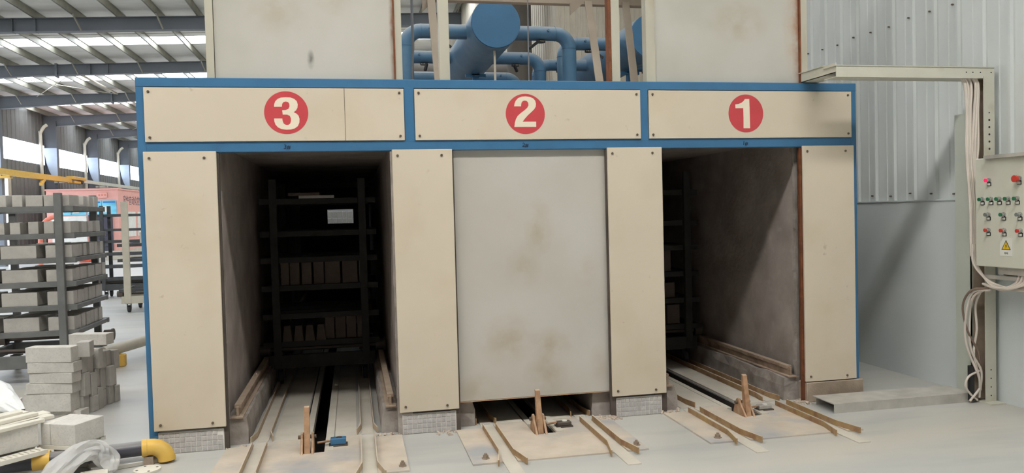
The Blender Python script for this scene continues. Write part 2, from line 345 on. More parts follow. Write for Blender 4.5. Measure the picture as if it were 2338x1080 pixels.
# right wall: ribbed sheets above, painted masonry below, plain beyond
b = MB().box(XR, XR + .12, Y0, Y1, 0, 1.66).box(XR + .03, XR + .12, Y0, Y1, 1.66, 7.9)
wall_right = struct(b.build('wall_right', M['wallp']))
MB().box(XR - .012, XR, -8, 6.3, 1.655, 1.667).build('masonry_ledge', M['wallp'], wall_right)
PW = .272
def sheet_mesh():
    b = MB(); pr = [(0, 0), (.004, .02), (-.022, .028), (-.022, .05), (.004, .058), (.004, .15), (-.004, .155), (-.004, .165), (.004, .17), (0, PW)]
    m = len(pr); b.add([(p[0], p[1], z) for z in (0, 6.2) for p in pr], [(i, i + 1, m + i + 1, m + i) for i in range(m - 1)])
    me = b.mesh('wall_sheet'); me.materials.append(M['wallc']); return me
sm = sheet_mesh()
for i in range(-4, 24): link('wall_sheet', sm, wall_right, (XR + .024, i * PW - .06, 1.66))
b = ribwall_x(MB(), XR + .02, -8, -4 * PW - .06, 1.66, 7.86, .3, .02, -1); b.build('wall_sheet_run', M['wallc'], wall_right)
b = MB()
for i in range(-4, 24):
    for z in (1.71, 3.35): b.cyl((XR + .024, i * PW - .06 + .1, z + .01 * (i % 3)), (XR + .006, i * PW - .06 + .1, z + .01 * (i % 3)), .008, 6)
o = b.build('sheet_screws', M['bolt'], wall_right); o['kind'] = 'stuff'
# ribbed cream cabin wall behind the kiln
def finerib(b, p0, p1, z0, z1, pitch, d):
    p0 = Vector(p0).to_3d(); p1 = Vector(p1).to_3d(); t = (p1 - p0); n = int(t.length / pitch); t.normalize(); nrm = Vector((t.y, -t.x, 0)); pr = []
    for i in range(n):
        a = p0 + t * i * pitch; pr += [a, a + t * pitch * .6, a + t * pitch * .68 + nrm * d, a + t * pitch * .92 + nrm * d]
    pr.append(p1); m = len(pr)
    b.add([(p.x, p.y, z) for z in (z0, z1) for p in pr], [(i, i + 1, m + i + 1, m + i) for i in range(m - 1)]); return b
wc = struct(finerib(finerib(MB(), (XCAB, 6.3), (3.56, 6.3), 2.63, 7.8, .09, .012), (3.56, 6.3), (XR, 6.3), 0, 7.8, .09, .012).build('wall_cabin', M['wallcream']))
finerib(finerib(MB(), (XCAB, Y1), (XCAB, 9.2), 0, 7.8, .15, .015), (XCAB, 9.2), (XCAB, 6.3), 2.63, 7.8, .15, .015).build('cabin_side', M['wallcream'], wc)

# ------------------------------------------------------------------ the kiln
H = 2.655
kiln = thing('tunnel_kiln', 'long cream and blue tunnel kiln with three numbered openings', 'kiln', (.72, 0, 0))
OPEN = ((-1.566, -.334), (.113, 1.333), (1.786, 3.022))
def P_(mb, name, m, parent=kiln, **k): return mb.build(name, m, parent, **k)
walls = ((-2.03, -1.575), (-.33, .105), (1.34, 1.78), (3.028, 3.5))
def wallmesh(x0, x1, y0, y1, z1):
    return MB().box(x0, x1, y0, y1, 0, z1)
for x0, x1 in walls: P_(wallmesh(x0, x1, .105, 9, 2.2), 'tunnel_wall', M['concrete'])
P_(MB().box(-2.03, 3.5, .105, 9, 2.2, 2.6), 'roof_slab', M['concrete'])
for c, (x0, x1) in zip(TC, OPEN):
    y = 9.0
    if c == TC[0]:
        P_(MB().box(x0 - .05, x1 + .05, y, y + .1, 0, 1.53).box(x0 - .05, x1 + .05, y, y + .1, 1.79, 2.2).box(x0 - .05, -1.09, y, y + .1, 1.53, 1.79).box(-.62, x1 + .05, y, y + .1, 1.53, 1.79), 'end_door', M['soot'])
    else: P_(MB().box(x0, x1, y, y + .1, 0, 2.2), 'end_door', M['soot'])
    # curbs with an old I-rail on top, ragged front ends
    for sd, (wx, s_) in enumerate(((x0, 1), (x1, -1))):
        rr = random.Random(int(c * 100) + sd)
        xo = wx - s_ * .012; xi = wx + s_ * .135
        ys = [.09] + [.09 + .16 * k + rr.uniform(-.03, .03) for k in range(1, 12)] + [2.6, 4, 9]
        vs = []
        for yy in ys:
            j = lambda a: rr.uniform(-a, a) if yy < 2.6 else 0
            vs += [(xo, yy, 0), (xi + j(.004), yy + (j(.02) if yy < .1 else 0), 0), (xi + j(.006), yy, .12 + j(.01)), (xi - s_ * .012 + j(.01), yy + (j(.02) if yy < .1 else 0), .195 + j(.012)), (xo, yy, .2 + j(.008))]
        fs = [(i * 5 + k_, i * 5 + (k_ + 1) % 5, (i + 1) * 5 + (k_ + 1) % 5, (i + 1) * 5 + k_) for i in range(len(ys) - 1) for k_ in range(5)] + [(0, 1, 2, 3, 4), tuple((len(ys) - 1) * 5 + k_ for k_ in range(5))]
        P_(MB().add(vs, fs), 'curb', M['curb'])
        xm = wx + s_ * .062
        P_(MB().box(xm - .04, xm + .04, .07, 9, .198, .207).box(xm - .008, xm + .008, .1, 9, .2, .275).box(xm - .024, xm + .024, .13, 9, .262, .287), 'side_rail', M['dustrail'])
    # ragged mortar edge of the masonry behind the panels
    for wx, s_ in ((x0, 1), (x1, -1)):
        rr = random.Random(int(wx * 977)); zz = .2; vs = []; n = 0; b = MB()
        while zz < 2.1:
            h = rr.uniform(.05, .12); w = rr.uniform(-.004, .014)
            b.box(min(wx - s_ * .02, wx + s_ * w), max(wx - s_ * .02, wx + s_ * w), .095, .105 + rr.uniform(.02, .05), zz, zz + h); zz += h
        o = P_(b, 'mortar_edge', M['curb']); o['kind'] = 'stuff'
# guide channels of the lifting doors: lower rusty run, upper painted run
GX = ((-1.615, -1.552), (-.348, -.236), (.045, .125), (1.325, 1.478), (1.70, 1.798), (3.006, 3.105))
GU = ((-1.615, -1.562), (-.29, -.235), (.045, .118), (1.40, 1.47), (1.69, 1.765), (3.042, 3.105))
for i, ((x0, x1), (u0, u1)) in enumerate(zip(GX, GU)):
    s_ = 1 if i % 2 else -1
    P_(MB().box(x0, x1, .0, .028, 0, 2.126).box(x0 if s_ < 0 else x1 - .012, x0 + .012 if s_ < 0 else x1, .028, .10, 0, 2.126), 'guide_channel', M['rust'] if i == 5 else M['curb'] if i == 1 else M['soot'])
    P_(MB().box(u0, u1, .094, .104, 2.2, 4.3).box(u0, u1, .02, .03, 2.2, 4.3).box(u0 if s_ < 0 else u1 - .01, u0 + .01 if s_ < 0 else u1, .03, .094, 2.2, 4.3), 'upper_guide', M['guide'])
P_(MB().box(1.38, 1.402, .02, .10, 2.2, 4.3), 'guide_liner', M['rust'])
P_(MB().box(.113, .122, .03, .10, 2.2, 4.3), 'guide_liner', M['guide'])
for x in (-.297, 3.032): P_(MB().box(x, x + .012, .012, .034, 2.6, 4.3), 'rust_seam', M['rust'])
# back stays and head beam of the lifting frame
for p0, p1 in (((.07, .3, 2.62), (.075, .82, 3.5)), ((1.40, .3, 2.62), (1.47, .82, 3.5)), ((1.70, .3, 2.62), (1.82, .82, 3.5))):
    P_(MB().bar(p0, p1, .065, .012, up=(0, 1, .6)).bar(Vector(p0) + Vector((.03, .03, 0)), Vector(p1) + Vector((.03, .03, 0)), .008, .06, up=(0, 1, .6)), 'back_stay', M['brace'])
P_(MB().box(.05, 2.2, .82, .9, 3.475, 3.6), 'head_beam', M['brace'])
for x in (1.30, .0): P_(MB().add([(x, .8, 3.37), (x + .12, .8, 3.48), (x, .8, 3.48), (x, .82, 3.37), (x + .12, .82, 3.48), (x, .82, 3.48)], [(0, 1, 2), (5, 4, 3), (0, 3, 4, 1), (1, 4, 5, 2), (2, 5, 3, 0)]), 'gusset', M['brace'])
# steel frame
fr = M['blue']
P_(MB().box(-2.085, 3.535, -.008, .05, 2.588, H), 'top_beam', fr, bevel=.004)
P_(MB().box(-2.03, 3.48, -.008, .05, 2.128, 2.205), 'middle_beam', fr, bevel=.004)
P_(MB().box(-2.085, -2.025, -.006, .06, 0, 2.6), 'post', fr, bevel=.004)
P_(MB().box(3.478, 3.535, -.006, .06, .16, 2.6), 'post', fr, bevel=.004)
for x0, x1 in ((-.234, -.158), (1.618, 1.686)): P_(MB().box(x0, x1, -.009, .05, 2.19, 2.6), 'mullion', fr, bevel=.004)
P_(MB().box(-2.08, 3.53, .092, .105, 2.60, 2.62), 'cap_strip', M['guide'])
boltm = MB().cyl((0, 0, 0), (0, -.006, 0), .0095, 8).cyl((0, -.006, 0), (0, -.010, 0), .005, 6).mesh('bolt'); boltm.materials.append(M['bolt'])
def bolts(par, pts, y):
    for x, z in pts: link('bolt', boltm, par, (x, y, z))
DIG = {3: ((552, 540, 415, 435), [(322,422),(325,370),(345,310),(390,260),(450,235),(540,226),(630,232),(700,258),(748,305),(768,370),(762,440),(735,495),(690,530),(745,560),(785,605),(802,670),(798,745),(770,815),(715,860),(640,885),(550,888),(465,875),(395,840),(350,785),(328,720),(322,660),(476,660),(484,715),(505,765),(545,790),(590,790),(625,765),(640,710),(638,655),(618,605),(570,582),(485,580),(475,492),(540,486),(590,465),(612,415),(608,360),(585,325),(540,315),(500,325),(475,360),(468,422)]),
       2: ((570, 555, 420, 465), [(328,380),(335,320),(360,250),(410,190),(490,155),(570,148),(660,160),(735,195),(780,250),(797,320),(790,390),(760,445),(700,510),(620,590),(560,665),(510,735),(803,735),(805,855),(335,855),(345,760),(365,680),(405,600),(470,535),(550,470),(610,410),(635,355),(628,295),(600,258),(560,245),(515,255),(488,290),(478,335),(476,380)]),
       1: ((540, 537, 378, 437), [(303,330),(380,318),(440,290),(485,250),(510,205),(605,205),(615,400),(625,640),(635,880),(492,880),(488,650),(478,415),(308,418)])}
for (x0, x1, z0, z1), n, cx, cz in (((-2.034, -.232, 2.2, 2.588), 3, -1.077, 2.4075), ((-.16, 1.62, 2.2, 2.588), 2, .685, 2.398), ((1.684, 3.484, 2.2, 2.588), 1, 2.52, 2.402)):
    pn = P_(MB().box(x0 + .003, x1 - .003, -.02, -.006, z0 + .004, z1 - .004), 'header_panel', M['cream'], bevel=.002)
    bolts(pn, [(x0 + .035, z0 + .035), (x1 - .035, z0 + .035), (x0 + .035, z1 - .035), (x1 - .035, z1 - .035)], -.02)
    R = .153
    MB().prism([(R * math.cos(t * math.pi / 32), R * math.sin(t * math.pi / 32)) for t in range(64)], lambda u, v: (cx + u, -.0205, cz + v), (0, -.0012, 0)).build('number_disc', M['red'], pn)
    (ox, oy, rx, ry), pl = DIG[n]
    MB().prism([(((px - .03 * (py - oy)) - ox) / rx * R, (oy - py) / ry * R) for px, py in pl], lambda u, v: (cx + u, -.0217, cz + v), (0, -.001, 0)).build('number_%s' % {1: 'one', 2: 'two', 3: 'three'}[n], M['digit'], pn)
    tm = text_mesh('%d#' % n, .045, 'chalk_mark'); tm.materials.append(M['ink'])
    link('chalk_mark', tm, kiln, (cx - .03, -.0095, 2.15), (math.pi / 2, .12, 0))
P_(MB().box(-.667, -.664, -.0215, -.019, 2.2, 2.585), 'panel_crack', M['bolt'])
for x0, x1 in ((-2.048, -1.566), (-.334, .113), (1.333, 1.786), (3.022, 3.496)):
    pn = P_(MB().box(x0, x1, -.026, -.006, .172, 2.136), 'side_panel', M['cream'], bevel=.003)
    bolts(pn, [(x0 + .045, .215), (x1 - .09, .205), (x0 + .04, 2.09), (x1 - .08, 2.09)], -.026)
tilem = MB().box(0, .030, -.004, .0, 0, .031).mesh('tile', bevel=.0015); tilem.materials.append(M['tile'])
for x0, x1, z1 in ((-2.03, -1.585, .155), (-.315, .092, .155), (1.37, 1.755, .155)):
    rr = random.Random(int(x0 * 50))
    pl = P_(MB().box(x0, x1, -.004, .3, 0, z1), 'plinth', M['grout'], bevel=.004)
    nx = int((x1 - x0) / .0345); nz = int(z1 / .0355)
    for i in range(nx):
        for j in range(nz):
            if (x0 < -1 and i == nx - 1 and j == nz - 1): continue
            link('tile', tilem, pl, (x0 + .004 + i * (x1 - x0 - .008) / nx, -.004 + rr.uniform(0, .0012), .006 + j * (z1 - .01) / nz))
P_(MB().box(3.028, 3.557, -.03, .3, 0, .165), 'plain_plinth', M['plinthc'], bevel=.006)
b = MB(); rr = random.Random(3)
for (xc, yc, n) in ((1.29, -.03, 130), (.0, -.03, 30), (-.42, .0, 30), (1.83, -.0, 40), (3.0, -.02, 50), (-1.5, -.02, 14)):
    for i in range(n):
        r = rr.uniform(.002, .011) if i % 9 else rr.uniform(.01, .018); x = xc + rr.gauss(0, .05); y = yc + rr.gauss(0, .03)
        T = Matrix.Translation((x, y, r * .5)) @ Euler((rr.random() * 3, rr.random() * 3, rr.random() * 3)).to_matrix().to_4x4()
        b.box(-r, r, -r * .7, r * .7, -r * .5, r * .5, T)
o = b.build('mortar_rubble', M['rubble']); o['kind'] = 'stuff'; tag(o, 'crumbs of broken mortar lying at the foot of the kiln front', 'rubble')

# lifting doors
WORD = ('raised door over opening three', 'lowered door closing opening two', 'raised door over opening one')
def kdoor(x0, x1, z0, z1, label):
    t = thing('kiln_door', label, 'door', ((x0 + x1) / 2, .06, z0))
    MB().box(x0, x1, .035, .09, z0, z1).build('door_panel', DOORMAT[label.split()[-1]], t, bevel=.004)
    MB().box(x0, x1, .034, .091, z0 - .006, z0 + .0).build('bottom_seal', M['brownsteel'], t)
kdoor(-1.562, -.29, 2.35, 4.3, 'pale grey steel door lifted high above opening number three')
kdoor(.105, 1.362, .207, 2.2, 'stained pale grey steel door lowered nearly shut over opening number two')
kdoor(1.765, 3.044, 2.35, 4.3, 'pale grey steel door with brown rust streak raised above opening number one')
for x, nm in ((-.125, 'left of the big pipe'), (.84, 'right of the big drum end')):
    b = MB(); b.tube([(x - .003, .5, 2.62), (x, .5, 2.85), (x + .012, .5, 3.0), (x + .012, .5, 4.4)] if x < 0 else [(x, .5, 2.62), (x + .015, .5, 4.4)], .011 if x < 0 else .006, 8)
    solo(b, 'hoist_rope', M['steelbeam'], 'thin vertical hoist rope hanging ' + nm, 'rope', 'hoist ropes above the kiln', smooth=True)

# ------------------------------------------------------------------ track plates in front of and inside the openings
OW = ('three', 'two', 'one')
def flat_bar(pts, z0, z1, th=.008):
    # upright flat bar along a plan polyline
    b = MB()
    for p, q in zip(pts[:-1], pts[1:]):
        b.bar((p[0], p[1], (z0 + z1) / 2), (q[0], q[1], (z0 + z1) / 2), th, z1 - z0)
    return b
for c, w, n in zip(TC, OW, (3, 2, 1)):
    bm_ = M['dustybar'] if n == 3 else M['oldyellow']
    # centre plate, two leaves beside the slot joined in front
    t = thing('floor_plate', 'dusty steel plate between the guide bars of opening number ' + w, 'floor plate', (c, -.6, 0))
    L_, R_ = c - .335, c + .33
    MB().box(L_, c - .09, -.30, .06, 0, .01).box(c + .075, R_, -.30, .06, 0, .01).box(L_, R_, -.865, -.30, 0, .01).build('plate', M['plate'], t)
    for s_, xx in ((-1, L_), (1, R_)):
        flat_bar([(xx, -.06), (xx, -.73), (xx - s_ * .045, -.95)], .008, .05).build('guide_bar', bm_, t)
    # side plates with the outer guide bars
    for s_, xx, side in ((-1, c - .435, 'left'), (1, c + .43, 'right')):
        edge = c - .635 if s_ < 0 else c + .63
        if n == 2 and s_ > 0: edge = c + .58
        if n == 1 and s_ > 0: edge = c + .56
        t2 = thing('side_plate', 'bolted steel strip on the %s of the track of opening number %s' % (side, w), 'floor plate', (xx, -.5, 0))
        xa, xb = sorted((xx, edge))
        if n == 3 and s_ < 0:
            MB().prism([(xb, -1.25), (xa - .03, -1.25), (xa + .02, -.02), (xb, .04)], lambda u, v: (u, v, 0), (0, 0, .01)).build('plate', M['plate'], t2)
        else:
            MB().box(xa, xb, -.865, -.03 if n != 1 or s_ < 0 else -.75, 0, .012).build('plate', M['plate'], t2)
        flat_bar([(xx, -.06), (xx, -.73), (xx - s_ * -.045 if False else xx + s_ * .045, -.95)], .01, .052).build('guide_bar', bm_, t2)
        if not (n == 1 and s_ > 0):
            bx = (xa + xb) / 2 + (.0 if s_ < 0 else .06 if n == 3 else .02); 
            MB().cyl((bx, -.77, .012), (bx, -.77, .018), .028, 6).cyl((bx, -.77, .018), (bx, -.77, .036), .019, 6).cyl((bx, -.77, .036), (bx, -.77, .048), .010, 8).build('anchor_bolt', M['dustybolt'], t2)
        # smooth channel strip between the bars
        ca, cb = sorted((xx, L_ if s_ < 0 else R_))
        solo(MB().box(ca + .004, cb - .004, -1.13 if n != 3 else -1.25, .06, 0, .006), 'channel_strip', M['plate2'], 'flat wheel strip between the %s guide bars of opening number %s' % (side, w), 'floor plate', 'wheel strips at the kiln openings')
        # tracks inside the kiln
        t3 = thing('inner_track', 'pair of guide bars on the %s inside opening number %s' % (side, w), 'track', ((ca + cb) / 2, 1, 0))
        o1, o2 = (ca, cb)
        flat_bar([(o1 - .028, .10), (o1, .25), (o1, 8.8)], .0, .045).build('guide_bar', bm_, t3)
        flat_bar([(o2 + .028, .10), (o2, .25), (o2, 8.8)], .0, .045).build('guide_bar', bm_, t3)
        MB().box(o1 + .006, o2 - .006, .10, 8.8, 0, .005).build('running_strip', M['plate2'], t3)
    # steel covers and slot bars inside
    t4 = thing('slot_cover', 'pair of steel covers along the slot inside opening number ' + w, 'floor plate', (c, 2, 0))
    MB().box(L_ + .03, c - .095, .07, 8.8, 0, .008).build('cover', M['plate2'], t4)
    MB().box(c + .08, c + .135, -.29, 8.8, .0, .016).build('slot_bar', M['plate2'], t4)
    MB().box(c + .14, R_ - .03, .07, 8.8, 0, .008).build('cover', M['plate2'], t4)
    MB().box(c - .078, c - .03, .0, 8.8, -.06, .002).build('inner_slot_bar', M['plate2'], t4)
    # pusher lever standing in the slot
    cx = c - .04
    lv = thing('pusher_lever', 'brown upright pusher lever between two cheeks before opening number ' + w, 'lever', (cx, -.25, 0), 0, 'pusher levers of the kiln')
    B = M['brownsteel']
    tilt = .03 if n != 3 else -.01
    MB().add([(cx - .022, -.33, -.1), (cx + .022, -.33, -.1), (cx + .022, -.25, -.1), (cx - .022, -.25, -.1), (cx - .018 - tilt * .4, -.27, .325), (cx + .018 - tilt * .4, -.27, .325), (cx + .018 - tilt * .4, -.245, .33), (cx - .018 - tilt * .4, -.245, .33)],
             [(3, 2, 1, 0), (4, 5, 6, 7), (0, 1, 5, 4), (1, 2, 6, 5), (2, 3, 7, 6), (3, 0, 4, 7)]).build('lever_arm', B, lv, bevel=.002)
    for s_ in (-1, 1):
        xx = cx + s_ * .036
        MB().prism([(-.36, -.02), (-.12, -.02), (-.15, .06), (-.18, .12), (-.2, .135), (-.225, .13), (-.245, .1)], lambda u, v: (xx - .009, u, v), (.018, 0, 0)).build('cheek', B, lv, bevel=.003)
    MB().cyl((cx - .065, -.205, .1), (cx + .06, -.205, .1), .014, 10).build('pivot_pin', M['bolt'], lv)
    # small switch beside the lever
    x = c + .165
    sw = thing('limit_switch', {3: 'small blue limit switch on a bracket beside the lever of opening three', 2: 'small grey box shaped sensor beside the lever of opening two', 1: 'little grey sensor block beside the lever of opening one'}[n], 'switch', (x, -.15, .01))
    MB().box(x - .06, x + .07, -.2, -.12, .01, .02).build('base', M['castiron'], sw)
    MB().box(x - .05, x + .06, -.19, -.13, .02, .05 if n != 3 else .065).build('housing', {3: M['blue'], 2: M['castiron'], 1: M['channel']}[n], sw, bevel=.004)
    MB().cyl((x + .012, -.16, .05 if n != 3 else .065), (x + .012, -.16, .056 if n != 3 else .07), .02, 12).build('lens', M['white'] if n != 3 else M['castiron'], sw)
    MB().cyl((x - .14, -.2, .05), (x - .05, -.16, .045), .008, 6).build('switch_arm', M['brownsteel'], sw)

# ------------------------------------------------------------------ bricks
BR = {}
def brick_mesh(l, w, h, m):
    k = (round(l, 3), round(w, 3), round(h, 3), m)
    if k not in BR:
        me = MB().box(-l / 2, l / 2, -w / 2, w / 2, 0, h).mesh('brick', bevel=.003); me.materials.append(M[m]); BR[k] = me
    return BR[k]
def brick(l, w, h, loc, rz, label, group, m='brick', name='refractory_brick', cat='brick', rot=None):
    o = bpy.data.objects.new(name, brick_mesh(l, w, h, m)); COL.objects.link(o); o.location = loc; o.rotation_euler = rot or (0, 0, rz)
    return tag(o, label, cat, group)

# ------------------------------------------------------------------ kiln carts
ZS = (1.84, 1.52, 1.262, .985, .706, .43)
ZL = (1.837, 1.554, 1.301, 1.053, .808, .541)
def make_rack(label, x0, y0, Wd=.925, D=1.15, m='rackdark', shelves=ZS, group='brick racks on castors', top=2.03, over=.1, posts=((0, 0), (1, 0), (0, 1), (1, 1)), mp=None, u=.072):
    t = thing('kiln_rack', label, 'rack', (x0 + Wd / 2, y0 + D / 2, 0), 0, group); m = M[m]; mp = mp or m
    for i, j in posts:
        xx = x0 + i * (Wd - u); yy = y0 + j * (D - .05)
        MB().box(xx, xx + u, yy, yy + .05, .17, top).build('upright', mp, t, bevel=.003)
    for z in shelves:
        b = MB()
        for yy in (y0 + .047, y0 + D - .095): b.box(x0 - over, x0 + Wd + over, yy, yy + .045, z - .055, z)
        for xx in (x0 - over + .004, x0 + Wd + over - .054): b.box(xx, xx + .05, y0 + .088, y0 + D - .091, z - .05, z - .004)
        for k in (1, 2): b.box(x0 - over + .1, x0 + Wd + over - .1, y0 + D * k / 3 - .02, y0 + D * k / 3 + .02, z - .045, z - .004)
        b.build('shelf', m, t, bevel=.002)
    b = MB()
    for yy in (y0 + .006, y0 + D - .066): b.box(x0 - .05, x0 + Wd + .05, yy, yy + .06, .17, .30)
    for xx in (x0 - .05, x0 + Wd): b.box(xx, xx + .05, y0 + .01, y0 + D - .01, .19, .29)
    b.build('base_frame', mp, t, bevel=.003)
    for yy in (y0 + .12, y0 + D - .12):
        MB().cyl((x0 - .12, yy, .345), (x0 + Wd + .12, yy, .345), .02, 10).build('axle', M['castiron'], t, smooth=True)
        for xx, s_ in ((x0 - .14, 1), (x0 + Wd + .06, 1)):
            MB().cyl((xx, yy, .345), (xx + .08, yy, .345), .058, 18).cyl((xx + .08, yy, .345), (xx + .1, yy, .345), .07, 18).build('guide_roller', M['castiron'], t, smooth=True)
        for xx in (x0 + .05, x0 + Wd - .05):
            cs = MB().box(xx - .05, xx + .05, yy - .05, yy + .05, .158, .17).box(xx - .034, xx - .028, yy - .03, yy + .03, .06, .16).box(xx + .028, xx + .034, yy - .03, yy + .03, .06, .16).build('castor', M['castiron'], t)
            MB().cyl((xx - .022, yy, .066), (xx + .022, yy, .066), .066, 18).build('wheel', M['rubber'], cs, bevel=.006)
    return t
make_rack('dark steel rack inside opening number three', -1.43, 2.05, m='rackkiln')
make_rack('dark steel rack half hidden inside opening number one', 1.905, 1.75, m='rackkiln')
make_rack('heavily loaded dark grey brick rack at the left edge', -4.50, 2.95, D=1.15, m='rackgrey', shelves=ZL, top=1.975)
make_rack('dark unloaded rack farthest back by the pink booth', -6.05, 12.6, Wd=1.3, D=.6, over=.14)
make_rack('rack with pale beige posts near the blue post', -4.75, 9.4, Wd=1.3, D=1.0, shelves=(1.262, .985, .43), mp=M['racklight'], posts=((0, 0), (1, 0), (1, 1)), u=.115)

SH = ('top', 'second', 'third', 'fourth', 'fifth', 'bottom')
xr = -3.515
for si, z in enumerate(ZL):
    h = (.12, .125, .135, .13, .138, .142)[si]
    if si < 2:
        cols = [(.095, .158 * k) for k in range(6)] if si == 1 else [(.08, 0), (.1, .15), (.16, .25), (.095, .445), (.16, .60)]
        rows = [(.3, .0), (.12, .42), (.12, .62), (.12, .82)] if si == 0 else [(.26, .0), (.16, .34), (.14, .56), (.14, .8)]
    else:
        cols = [(.25, 0), (.335, .325 + .004 * si), (.335, .76)]
        rows = {2: [(.22, 0), (.1, .24), (.1, .36), (.16, .56), (.1, .76), (.1, .92)], 3: [(.112, .118 * k + (.02 if k > 5 else 0)) for k in range(9)], 4: [(.115, .119 * k) for k in range(8)], 5: [(.2, 0), (.115, .215), (.115, .36), (.115, .5), (.115, .64), (.115, .78)]}[si]
    for ci, (l, dx) in enumerate(cols):
        for ri, (w, dy) in enumerate(rows):
            if ci > 2 and ri > 1: continue
            if ci == 2 and ri > 2 and si >= 2: continue
            lab = 'grey brick, %s shelf of the left-edge rack, %s row back, %s from the right' % (SH[si], ORD[ri], ORD[ci])
            brick(l, w, h + random.uniform(-.006, .004), (xr - dx - l / 2 + random.uniform(-.008, .008), 3.02 + dy + w / 2, z), random.uniform(-.012, .012), lab, 'bricks on the %s shelf of the left-edge rack' % SH[si])
# inside opening three
for i, (x0, x1) in enumerate(((-1.35, -1.265), (-1.262, -1.165), (-1.15, -1.05), (-1.035, -.93), (-.925, -.77), (-.755, -.6), (-.59, -.5))):
    brick(x1 - x0 - .006, .16, .235, ((x0 + x1) / 2, 2.21, .985), 0, 'upright shade-darkened dusty brick on the fourth shelf inside opening three, %s from the left' % ORD[i], 'upright bricks inside opening three', m='brickdark')
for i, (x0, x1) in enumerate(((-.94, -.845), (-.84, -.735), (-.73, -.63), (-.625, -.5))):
    brick(x1 - x0 - .006, .14, .235, ((x0 + x1) / 2, 2.22, .43), 0, 'upright shade-darkened dusty brick low on the right inside opening three, %s from the left' % ORD[i], 'low upright bricks inside opening three', m='brickdark')
wm = MB().add([(-.048, -.07, 0), (.048, -.07, 0), (.048, .07, 0), (-.048, .07, 0), (-.03, -.07, .155), (.03, -.07, .155), (.03, .07, .155), (-.03, .07, .155)], [(3, 2, 1, 0), (4, 5, 6, 7), (0, 1, 5, 4), (1, 2, 6, 5), (2, 3, 7, 6), (3, 0, 4, 7)]).mesh('wedge', bevel=.003); wm.materials.append(M['brickdark'])
for i in range(4):
    o = link('wedge_brick', wm, None, (-1.30 + .107 * i, 2.16, .43)); tag(o, 'tapered brick standing low inside opening three, %s from the left' % ORD[i], 'brick', 'tapered bricks inside opening three')
brick(.3, .3, .03, (-1.1, 2.25, 1.868), 0, 'flat slab lying on the top shelf inside opening three', 'slabs inside opening three', m='brickdark', name='flat_slab', cat='slab')
brick(.34, .2, .028, (-.98, 2.2, 1.84), 0, 'flat slab beneath another on the top shelf inside opening three', 'slabs inside opening three', name='flat_slab', cat='slab')
for i, (x, z, l, h) in enumerate(((2.56, .985, .16, .22), (2.5, .43, .14, .2), (2.66, .43, .14, .2), (2.58, .706, .2, .16))):
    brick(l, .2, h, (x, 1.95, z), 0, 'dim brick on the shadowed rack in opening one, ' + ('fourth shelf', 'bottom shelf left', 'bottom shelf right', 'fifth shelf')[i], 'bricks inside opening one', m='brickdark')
# pale bricks seen through the far hole of tunnel three
for j in range(2):
    for i in range(9):
        brick(.085, .2, .125, (-1.26 + .095 * i, 9.75, 1.5 + .135 * j), 0, 'tiny white brick seen through the far hole of tunnel three, %s row, %s' % (('lower', 'upper')[j], ORD[i]), 'white bricks beyond tunnel three', m='brickw')
make_rack('rack of white bricks standing beyond the far end of tunnel three', -1.35, 9.45, Wd=.95, D=.6, shelves=(1.5, 1.2, .8, .43))

# ------------------------------------------------------------------ loose brick stack at left
TH = math.radians(-15); OX, OY = -2.99, 1.30
def loc_(u, v, z): return (OX + u * math.cos(TH) - v * math.sin(TH), OY + u * math.sin(TH) + v * math.cos(TH), z)
zz = .06
for i, (h, l, du, sk) in enumerate(((.155, .41, -.03, 0), (.09, .40, -.015, .03), (.09, .385, .0, -.03), (.088, .40, .01, .03), (.13, .40, .0, 0))):
    brick(l, .125, h - .002, loc_(-l / 2 + du, .065 - .004 * i, zz), TH + sk, 'long grey brick in the front face of the loose stack, %s from the bottom' % ORD[i], 'front bricks of the loose stack', m='brickw'); zz += h
brick(.40, .12, .06, loc_(-.17, .1, 0), TH, 'thin brick at the very bottom of the loose stack front', 'front bricks of the loose stack', m='brickw')
ncol = [(.13, .085), (.225, .085), (.315, .075), (.40, .085), (.49, .075), (.575, .08)]
hh = ((.16, .20, .20), (.14, .2, .17), (.19, .17, .18), (.15, .19, .15), (.17, .18, .14), (.15, .16, .17))
for ci, ((v, w), hs) in enumerate(zip(ncol, hh)):
    z = 0
    for ri, h in enumerate(hs):
        du = random.uniform(-.02, .035)
        brick(.36, w - .003, h - .002, loc_(-.17 + du, v + w / 2, z), TH + random.uniform(-.03, .03), 'grey brick in the side of the loose stack, %s column back, %s from the floor' % (ORD[ci], ORD[ri]), 'side bricks of the loose stack'); z += h
brick(.1, .13, .13, loc_(.02, .16, .505), TH + .3, 'short brick tilted at the front corner atop the loose stack', 'top bricks of the loose stack')
brick(.35, .12, .1, loc_(-.1, .44, .56), TH, 'long pale brick lying on the rear of the loose stack', 'top bricks of the loose stack', m='brickw')

# ------------------------------------------------------------------ pile of bricks and boards bottom left
Tb = math.radians(-27)
def at(o, th, u, v, z): return (o[0] + u * math.cos(th) - v * math.sin(th), o[1] + u * math.sin(th) + v * math.cos(th), z)
o0 = (-2.703, -.207)
def slot_board(name, o, th, l, w, h, z, n, label):
    b = MB()
    T = Matrix.Translation((o[0], o[1], z)) @ Matrix.Rotation(th, 4, 'Z')
    b.box(0, l, 0, w, 0, h * .6, T); b.box(0, l, 0, w * .16, h * .6, h, T); b.box(0, l, w * .84, w, h * .6, h, T)
    for i in range(n): b.box(l * i / n, l * (i + .66) / n, w * .16, w * .84, h * .6, h, T)
    return solo(b, name, M['slab'], label, 'board', 'slotted ceramic boards in the bottom-left pile')
slot_board('slotted_board', at(o0, Tb, -.03, -.004, 0)[:2], Tb, .30, .27, .026, .165, 8, 'slotted board under the big speckled brick pair')
LB = math.radians(43.7)
